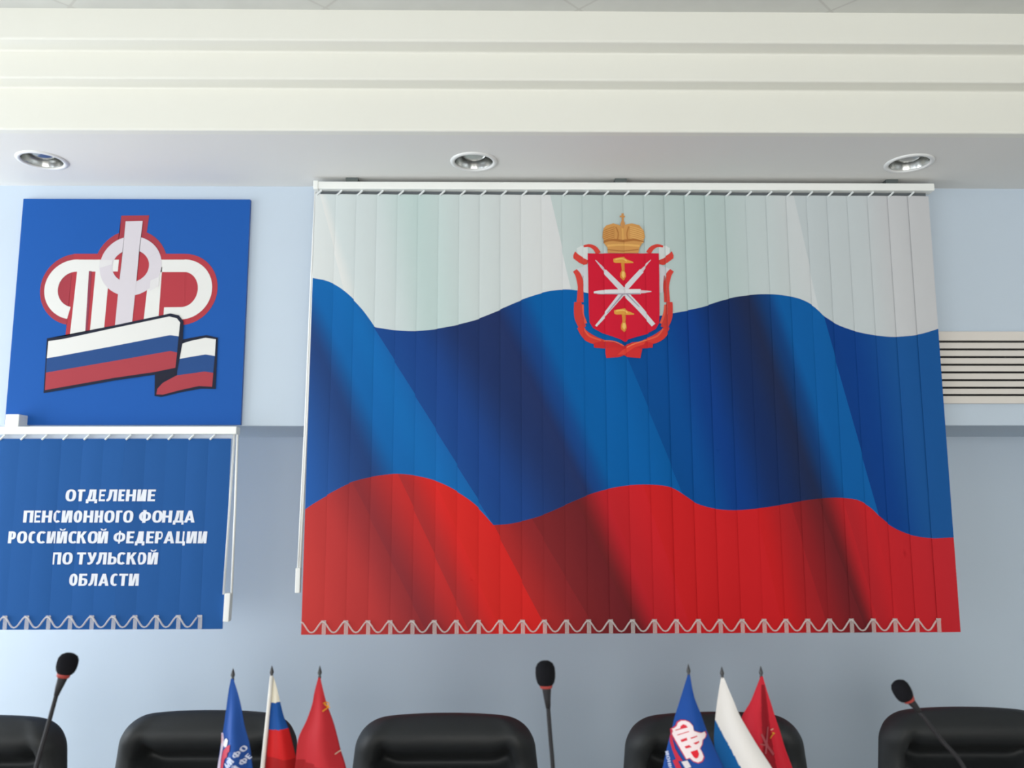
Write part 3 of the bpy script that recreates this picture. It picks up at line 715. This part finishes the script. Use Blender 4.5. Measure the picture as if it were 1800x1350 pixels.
# ------------------------------------------------------------------ table (below the frame) that carries flags and microphones
Z_T = 0.76
tab = thing('conference_table', 'long light wood conference table in front of the black chairs', 'table', (0, 1.6, 0))
bm = bmesh.new(); add_box(bm, -2.2, 2.2, 1.22, 1.84, Z_T - .03, Z_T, .004); obj('tabletop', bm, M['wood'], tab)
bm = bmesh.new(); add_box(bm, -2.1, 2.1, 1.32, 1.34, .10, Z_T - .03, .002); obj('front_panel', bm, M['wood'], tab)
for x in (-2.1, 0, 2.1):
    bm = bmesh.new(); add_box(bm, x - .015, x + .015, 1.34, 1.80, 0, Z_T - .03, .002); obj('leg', bm, M['wood'], tab)

# ------------------------------------------------------------------ office chairs
def make_chair(label):
    t = thing('office_chair', label, 'chair', (0, 0, 0), 'black leather chairs in a row behind the table')
    H, top = 0.63, 1.075
    bm = bmesh.new(); NS, rings = 72, []
    hs = [H * (i / 84) ** 1.6 for i in range(85)]
    for h in hs:
        flat, cr, ch = .150, .100, .088
        W_ = min(.246 + .10 * max(0, h - .05), .262)
        e = 1 if h >= ch else math.sqrt(max(0, 1 - (1 - h / ch) ** 2.2)) if h > 0 else 0
        hw = flat + (W_ - flat) * e
        bt = min((H - h) / .05, 1.0); et = math.sqrt(max(0, 1 - (1 - min(h / .045, 1)) ** 2)) * math.sqrt(max(0, 1 - (1 - bt) ** 2))
        ring = []
        for side in (0, 1):
            for i in range(NS + 1):
                if side and i in (0, NS): continue
                s = -math.cos(math.pi * i / NS) if not side else math.cos(math.pi * i / NS)
                a = abs(s); ed = max(0, 1 - a ** 5) ** .5
                if side == 0:
                    g = lambda v, c, sg: math.exp(-((v - c) / sg) ** 2)
                    inn = smooth((.76 - a) / .08)
                    d = .034 + .026 * g(h, .055, .050) + .020 * g(a, .88, .13)
                    for q in range(5):
                        hc = .112 + .115 * q - .020 * smooth((a - .5) / .25)
                        d += (-.078 if q == 0 else -.018) * g(h, hc + (.026 if q == 0 else 0), .034 if q == 0 else .014) * inn
                        if q: d += .006 * g(h, hc - .055, .035) * inn
                    d -= .016 * g(a, .74, .035) * smooth((h - .105) / .02)
                    y = -d * ed * et
                else:
                    y = .045 * ed * et
                z = top - h - .007 * s * s * (1 - smooth(h / .15))
                y += -.06 * max(0, h - .30) ** 1.0 + 0.10 * max(0, .45 - h) ** 2
                ring.append(bm.verts.new((s * hw, y, z)))
        rings.append(ring)
    n = len(rings[0])
    for a, b_ in zip(rings, rings[1:]):
        for k in range(n):
            bm.faces.new((a[k], a[(k + 1) % n], b_[(k + 1) % n], b_[k]))
    bmesh.ops.remove_doubles(bm, verts=bm.verts, dist=1e-5)
    obj('backrest', bm, M['leather'], t, True)
    bm = bmesh.new(); add_box(bm, -.26, .26, -.50, -.02, .40, .50, .04); obj('seat', bm, M['leather'], t, True)
    bm = bmesh.new(); add_box(bm, -.04, .04, -.02, .06, .36, .75, .008); add_box(bm, -.04, .04, -.30, .05, .36, .40, .008); obj('back_bracket', bm, M['chair_plastic'], t)
    bm = bmesh.new(); add_tube(bm, [(0, -.26, .10), (0, -.26, .38)], .025, 20); obj('gas_lift', bm, M['steel'], t, True)
    bm = bmesh.new()
    for k in range(5):
        a = 2 * math.pi * k / 5 + .3; dx, dy = math.cos(a), math.sin(a)
        add_tube(bm, [(0, -.26, .11), (dx * .15, -.26 + dy * .15, .10), (dx * .29, -.26 + dy * .29, .075)], [.032, .026, .018], 10)
    obj('base', bm, M['chair_plastic'], t, True)
    for k in range(5):
        a = 2 * math.pi * k / 5 + .3; bm = bmesh.new()
        cx, cy = math.cos(a) * .285, -.26 + math.sin(a) * .285; ax = Vector((-math.sin(a), math.cos(a), 0))
        add_tube(bm, [Vector((cx, cy, .03)) - ax * .02, Vector((cx, cy, .03)) + ax * .02], .03, 16); add_tube(bm, [(cx, cy, .045), (cx, cy, .08)], .007, 8)
        obj('caster', bm, M['chair_plastic'], t, False)
    return t
spots = [(-46, 1262, .03, 'black leather office chair at the left end, behind the leftmost gooseneck microphone'),
         (366, 1253, -.02, 'black leather office chair behind the trio of small flags on the left'),
         (783, 1258, .0, 'black leather office chair between the two flag trios, left of the upright microphone'),
         (1256, 1256, .02, 'black leather office chair behind the trio of small flags on the right'),
         (1700, 1247, -.02, 'black leather office chair at the right end, behind the left-leaning microphone')]
chair0 = None
for px, py, rz, lb in spots:
    d = ray(px, py); tt = (1.073 - CAM.z) / d.z; p = CAM + d * tt
    if chair0 is None:
        chair0 = make_chair(lb); chair0.location = (p.x, p.y, 0); chair0.rotation_euler = (0, 0, rz)
    else: dup(chair0, (p.x, p.y, 0), rz, lb)

# ------------------------------------------------------------------ gooseneck microphones
def microphone(label, head, tip, size, ringc, neck, stem, Y=1.55):
    """head/tip: pixel centres of the foam's lower and upper ends; ringc, neck, stem: pixels down the stalk"""
    H0, H1 = at(*head, Y), at(*tip, Y); ax = (H1 - H0); Ln = ax.length; ax.normalize()
    foot = at(*stem[-1], Y); foot = Vector((foot.x, Y, Z_T))
    t = thing('gooseneck_microphone', label, 'microphone', foot, 'table microphones')
    bm = bmesh.new(); r = size
    add_lathe(bm, [(0, Ln), (r * .45, Ln * .975), (r * .78, Ln * .88), (r * .96, Ln * .72), (r, Ln * .5), (r * .97, Ln * .3), (r * .86, Ln * .12), (r * .70, Ln * .02), (r * .45, 0), (0, 0)], H0, ax, 28)
    obj('windscreen', bm, M['foam'], t, True)
    R0 = at(*ringc, Y); bm = bmesh.new()
    add_lathe(bm, [(0, .006), (r * .60, .005), (r * .66, .0), (r * .60, -.006), (0, -.007)], R0, ax, 24); obj('light_ring', bm, M['ring'], t, True)
    N = [at(*p, Y) for p in neck]; bm = bmesh.new()
    k = len(N); add_tube(bm, [R0 - ax * .002] + N, [r * .52] + [lerp(r * .44, .0042, i / max(1, k - 1)) for i in range(k)], 14); obj('neck_cone', bm, M['mic'], t, True)
    Sx = [N[-1]] + [at(*p, Y) for p in stem]
    pts = [tuple(p) for p in Sx] + [(foot.x, foot.y, Z_T + .02)]
    bm = bmesh.new(); add_tube(bm, spline(pts, 6), .0038, 10); obj('gooseneck', bm, M['mic'], t, True)
    bm = bmesh.new(); add_lathe(bm, [(0, .035), (.014, .034), (.02, .026), (.045, .02), (.052, .012), (.054, 0), (0, 0)], foot, (0, 0, 1), 28); obj('base', bm, M['mic'], t, True)
microphone('black gooseneck microphone leaning right over the left end chair', (113.5, 1184.5), (123.5, 1148), .0176, (112.3, 1184), [(108.5, 1196), (103, 1210), (99, 1222)], [(83, 1280), (66, 1340), (52, 1400), (46, 1520)])
microphone('black upright gooseneck microphone between two chairs, below the flag blind', (959.5, 1205), (957.8, 1161), .0178, (960, 1203), [(961, 1212), (962, 1228), (963.5, 1244)], [(967, 1290), (971.5, 1345), (975, 1410), (976, 1540)])
microphone('black gooseneck microphone leaning left, its stalk crossing the right end chair', (1594.5, 1230), (1576, 1197), .0160, (1596, 1227), [(1601, 1233), (1609, 1242), (1616, 1251)], [(1655, 1301), (1690, 1342), (1712, 1400), (1716, 1540)])

# ------------------------------------------------------------------ table flags
def outline(rows):
    L = spline([(r[0], r[1]) for r in rows], 5); R = spline([(r[0], r[2]) for r in rows], 5)
    return (lambda y: interp(L, y)), (lambda y: interp(R, y))
def flag(label, group, tip, foot_px, Y, rows, colour, prints=None, waves=1.5, amp=.010, ph=0.0, pole_r=(.0022, .0032), nu=24, nv=60, bottom=1480, pole_gap=None):
    base = at(*foot_px, Y); foot = Vector((base.x, Y + .012, Z_T + .030))
    t = thing('table_flag', label, 'flag', foot, group)
    tp = at(tip[0], tip[1] + 9, Y)
    gap = amp + .006 if pole_gap is None else pole_gap
    top = Vector((tp.x, Y + gap * .25, tp.z)); mid_y = Y + gap
    pts = [Vector((foot.x, foot.y, foot.z - .019))]
    for k in range(1, 12):
        u = k / 11; q = foot.lerp(top, u); yy = lerp(mid_y, top.y, smooth((u - .55) / .45)); yy = lerp(foot.y, yy, smooth(u / .35)); pts.append(Vector((q.x, yy, q.z)))
    bm = bmesh.new(); add_tube(bm, pts, [lerp(pole_r[1], pole_r[0], i / 11) for i in range(12)], 12); obj('pole', bm, M['pole'], t, True)
    bm = bmesh.new(); r = .0042
    add_lathe(bm, [(0, -.006), (r * .7, -.005), (r * .75, -.001), (r * .55, .001), (r, .006), (r * .8, .010), (r * .35, .016), (0, .020)], top, (0, 0, 1), 16); obj('finial', bm, M['finial'], t, True)
    fl, fr = outline(rows); y0 = rows[0][0]
    zt, zb = at(900, y0, Y).z, at(900, bottom, Y).z
    def depth(x, z, k):
        py = y0 + (zt - z) / (zt - zb) * (bottom - y0)
        p = CAM + (Vector((x, Y, z)) - CAM); q = ROT.transposed() @ (p - CAM); px = 900 + F * q.x / -q.z; py = 675 - F * q.y / -q.z
        l, r_ = fl(py), fr(py); u = (px - l) / max(1e-3, r_ - l)
        f = smooth((py - y0) / 140.0)
        return Y + amp * f * math.sin(2 * math.pi * waves * u + ph) - .012 * f * math.sin(math.pi * max(0, min(1, u)))
    bm = new_print(); Lc = bm.loops.layers.float_color['print']; grid = []
    for j in range(nv + 1):
        py = lerp(y0, bottom, (j / nv)); row = []
        for i in range(nu + 1):
            px = lerp(fl(py), fr(py), i / nu); p = at(px, py, Y); row.append((bm.verts.new((p.x, 0, p.z)), px, py))
        grid.append(row)
    for j in range(nv):
        for i in range(nu):
            q = [grid[j][i], grid[j][i + 1], grid[j + 1][i + 1], grid[j + 1][i]]
            cx = sum(a[1] for a in q) / 4; cy = sum(a[2] for a in q) / 4
            f = bm.faces.new([a[0] for a in q])
            c = colour(cx, cy)
            for l in f.loops: l[Lc] = S(*c)
    cl = finish_print(bm, 'cloth', M['flag'], t, depth, None, .0005, True)
    if prints:
        bm = new_print(); prints(bm, Y)
        xs_ = [v.co.x for v in bm.verts]; zs_ = [v.co.z for v in bm.verts]
        stp = 5.0 / F * Y
        cut(bm, 0, [min(xs_) + stp * k for k in range(1, int((max(xs_) - min(xs_)) / stp) + 1)]); cut(bm, 1, [min(zs_) + stp * k for k in range(1, int((max(zs_) - min(zs_)) / stp) + 1)])
        finish_print(bm, 'emblem', M['flag'], cl, lambda x, z, k: depth(x, z, k) - .0016, None, 0, True)
    return t
def stand(label, xs_px, Ys, Y=1.70):
    ps = [(at(px, 1546, yy).x, yy + .012) for px, yy in zip(xs_px, Ys)]; c = sum(p[0] for p in ps) / 3
    t = thing('flag_stand', label, 'flag stand', (c, Y + .012, Z_T), 'stands of the small flags')
    bm = bmesh.new(); add_lathe(bm, [(0, 0), (.075, 0), (.075, .006), (.06, .009), (0, .010)], (c, Y + .012, Z_T), (0, 0, 1), 32); obj('base', bm, M['stand'], t, True)
    for x, yy in ps:
        bm = bmesh.new(); add_lathe(bm, [(.0066, .0102), (.010, .0102), (.009, .036), (.0066, .036)], (x, yy, Z_T), (0, 0, 1), 16, close=True); obj('socket', bm, M['stand'], t, True)
GL, GRT = 'small flags of the left trio', 'small flags of the right trio'
def poly_px(bm, ox, oy, sc, Y, pts, col, layer): add_poly(bm, [at(ox + a / sc, oy + b_ / sc, Y) for a, b_ in pts], S(*col), layer)
def line_px(bm, ox, oy, sc, Y, pts, wid, col, layer):
    Lf, Rt = stroke_pts(pts, wid)
    for i in range(len(Lf) - 1): poly_px(bm, ox, oy, sc, Y, [Lf[i], Lf[i + 1], Rt[i + 1], Rt[i]], col, layer)
def text_px(bm, Y, txt, o, e, h, col):                  # baseline from pixel o to e, capital height h pixels
    dx, dy = e[0] - o[0], e[1] - o[1]; d = math.hypot(dx, dy); nx, ny = dy / d, -dx / d
    text_faces(bm, txt, S(*col), lambda u, v: at(o[0] + dx * u + nx * h * v, o[1] + dy * u + ny * h * v, Y), 4)

def p_left_blue(bm, Y):
    a = (370, 1270, 15, Y)
    poly_px(bm, *a, [(290, 262), (330, 275), (345, 420), (338, 600), (300, 760), (262, 1000), (240, 1300), (160, 1300), (200, 1040), (250, 780), (278, 520)], (206, 196, 218), 2)
    poly_px(bm, *a, [(292, 300), (312, 320), (318, 440), (300, 560), (282, 540)], (205, 150, 165), 3)
    poly_px(bm, *a, [(380, 440), (440, 402), (498, 440), (478, 530), (440, 620), (372, 655), (338, 600), (352, 520)], (228, 232, 246), 3)
    poly_px(bm, *a, [(590, 522), (568, 700), (505, 745), (480, 862), (385, 950), (350, 1080), (325, 1300), (240, 1300), (290, 920), (338, 730), (385, 690), (470, 590)], (186, 62, 84), 3)
    text_px(bm, Y, 'ЫЙ', (404, 1349), (418, 1333), 11, (205, 215, 240))
    text_px(bm, Y, 'ФО', (419, 1329), (436, 1316), 10, (205, 215, 240))
    text_px(bm, Y, 'ОЙ ФЕ', (413, 1358), (442, 1332), 10, (205, 215, 240))
flag('small blue table flag with white lettering, left trio', GL, (408, 1184), (425, 1546), 1.71,
     [(1193, 406, 410), (1215, 401.5, 417), (1240, 398, 423), (1278, 392.5, 429), (1310, 387, 437), (1350, 381, 442), (1420, 372, 452), (1485, 366, 460)],
     lambda x, y: (38, 80, 156), p_left_blue, 1.2, .008, .5)
def tri(x, y):
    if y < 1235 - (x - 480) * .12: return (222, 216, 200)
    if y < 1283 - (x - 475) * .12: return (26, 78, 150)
    return (196, 30, 32) if y < 1331 + .05 * (x - 492) else (160, 22, 24)  # last red is darker: shade of the lower fold painted into the cloth
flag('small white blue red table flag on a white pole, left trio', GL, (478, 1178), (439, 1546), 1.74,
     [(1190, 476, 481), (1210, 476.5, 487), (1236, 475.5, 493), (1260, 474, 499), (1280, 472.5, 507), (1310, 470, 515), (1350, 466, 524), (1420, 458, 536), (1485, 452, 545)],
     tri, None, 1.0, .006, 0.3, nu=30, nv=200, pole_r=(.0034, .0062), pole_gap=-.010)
def p_left_red(bm, Y):
    a = (340, 1170, 6, Y)
    line_px(bm, *a, [(1372, 392), (1405, 384), (1432, 398)], 12, (214, 132, 40), 2)
    line_px(bm, *a, [(1385, 398), (1410, 425), (1440, 446)], 14, (222, 150, 50), 3)
    line_px(bm, *a, [(1428, 405), (1420, 440), (1372, 470)], 14, (220, 146, 46), 4)
    line_px(bm, *a, [(1500, 924), (1535, 905), (1552, 900)], 10, (215, 190, 170), 3)
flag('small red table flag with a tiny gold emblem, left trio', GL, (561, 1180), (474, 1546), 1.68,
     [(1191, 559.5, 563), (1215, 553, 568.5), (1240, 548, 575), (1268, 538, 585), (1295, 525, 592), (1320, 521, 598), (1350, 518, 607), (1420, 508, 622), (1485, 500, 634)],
     lambda x, y: (178, 42, 50) if y < 1334 + (x - 520) * .25 or x > 592 else (150, 26, 32), p_left_red, 1.1, .009, .2)  # darker red paints in the shade of the bottom fold
stand('dark holder of the left trio of small flags', (425, 439, 474), (1.71, 1.74, 1.68))

def p_right_blue(bm, Y):
    a = (1150, 1240, 7.5, Y)
    sil = [(295, 270), (310, 225), (350, 195), (400, 188), (450, 205), (490, 250), (500, 310), (560, 330), (600, 340), (650, 328), (668, 365), (650, 402), (612, 425), (602, 480), (572, 530), (600, 580), (622, 640), (600, 690), (550, 716), (490, 700), (450, 662), (408, 682), (368, 612), (300, 492), (240, 382), (232, 312), (262, 300)]
    cx = sum(p[0] for p in sil) / len(sil); cy = sum(p[1] for p in sil) / len(sil)
    poly_px(bm, *a, [(cx + (x - cx) * 1.09, cy + (y - cy) * 1.05) for x, y in sil], (190, 60, 84), 1)
    poly_px(bm, *a, sil, (232, 218, 222), 2)
    r_ = (206, 50, 66)
    poly_px(bm, *a, [(338, 272), (370, 236), (408, 244), (420, 270), (338, 294)], r_, 3)
    line_px(bm, *a, [(278, 326), (424, 266)], 12, r_, 3); line_px(bm, *a, [(300, 386), (440, 320)], 10, r_, 3)
    poly_px(bm, *a, [(334, 446), (410, 404), (420, 436), (352, 470)], r_, 3)
    line_px(bm, *a, [(460, 406), (540, 374)], 15, r_, 3)
    poly_px(bm, *a, [(490, 466), (562, 434), (566, 456), (520, 482)], r_, 3)
    poly_px(bm, *a, [(384, 522), (440, 494), (470, 520), (402, 546)], r_, 3)
    poly_px(bm, *a, [(454, 582), (540, 546), (562, 602), (550, 650), (520, 666), (490, 642)], (216, 36, 50), 3)
    poly_px(bm, *a, [(210, 385), (232, 400), (268, 560), (312, 640), (362, 710), (306, 722), (372, 860), (300, 860), (240, 724), (282, 702), (240, 590), (207, 470)], (190, 44, 66), 2)
    poly_px(bm, *a, [(345, 726), (420, 700), (466, 780), (400, 816)], (214, 208, 212), 3)
    text_px(bm, Y, 'ИОНН', (1169.5, 1321), (1176, 1352), 5.5, (190, 200, 230))
flag('small blue table flag with a white monogram, right trio', GRT, (1211, 1177), (1236, 1546), 1.665,
     [(1186, 1209, 1213), (1210, 1201.5, 1217), (1230, 1195.5, 1222), (1255, 1188, 1232), (1280, 1182, 1241), (1310, 1174.5, 1254), (1350, 1166, 1273), (1420, 1152, 1304), (1485, 1142, 1330)],
     lambda x, y: (26, 72, 150), p_right_blue, 0.8, .006, .9)
def rus(x, y):
    xl = 1257 + (y - 1265) * .525
    if y < 1265 or x > xl: return (228, 225, 224)
    return (14, 92, 158)
flag('small white and blue table flag folded on itself, right trio', GRT, (1270, 1181), (1264, 1546), 1.70,
     [(1191, 1267.5, 1272.5), (1212, 1264, 1281), (1235, 1260.5, 1291), (1256, 1258, 1299.5), (1280, 1256, 1313), (1310, 1256, 1331), (1350, 1268, 1357), (1420, 1300, 1398), (1485, 1330, 1425)],
     rus, None, 0.9, .006, 0.1, nu=60, nv=100)
def p_right_red(bm, Y):
    a = (1060, 1130, 4.5, Y)
    line_px(bm, *a, [(1228, 700), (1275, 790), (1345, 880)], [16, 22, 20], (158, 74, 82), 2)
    line_px(bm, *a, [(1300, 660), (1272, 780), (1255, 850)], [14, 20, 14], (160, 78, 86), 3)
    line_px(bm, *a, [(1215, 775), (1290, 790)], 10, (160, 80, 84), 3)
    line_px(bm, *a, [(1326, 690), (1350, 682)], 10, (210, 150, 140), 3)
    line_px(bm, *a, [(1340, 712), (1362, 720)], 10, (206, 146, 50), 3); line_px(bm, *a, [(1352, 720), (1318, 752)], 10, (196, 130, 46), 4)
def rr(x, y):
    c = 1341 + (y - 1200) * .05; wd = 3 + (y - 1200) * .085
    return (142, 24, 36) if y > 1205 and abs(x - c) < wd else (190, 36, 52)  # dark stripe: shade of the central fold, painted as cloth colour
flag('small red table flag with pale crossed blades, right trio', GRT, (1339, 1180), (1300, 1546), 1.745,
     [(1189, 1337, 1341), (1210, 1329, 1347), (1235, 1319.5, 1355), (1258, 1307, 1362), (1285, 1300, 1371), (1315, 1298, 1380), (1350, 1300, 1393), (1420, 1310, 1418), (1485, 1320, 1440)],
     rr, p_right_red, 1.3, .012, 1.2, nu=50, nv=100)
stand('dark holder of the right trio of small flags', (1236, 1264, 1300), (1.665, 1.70, 1.745))
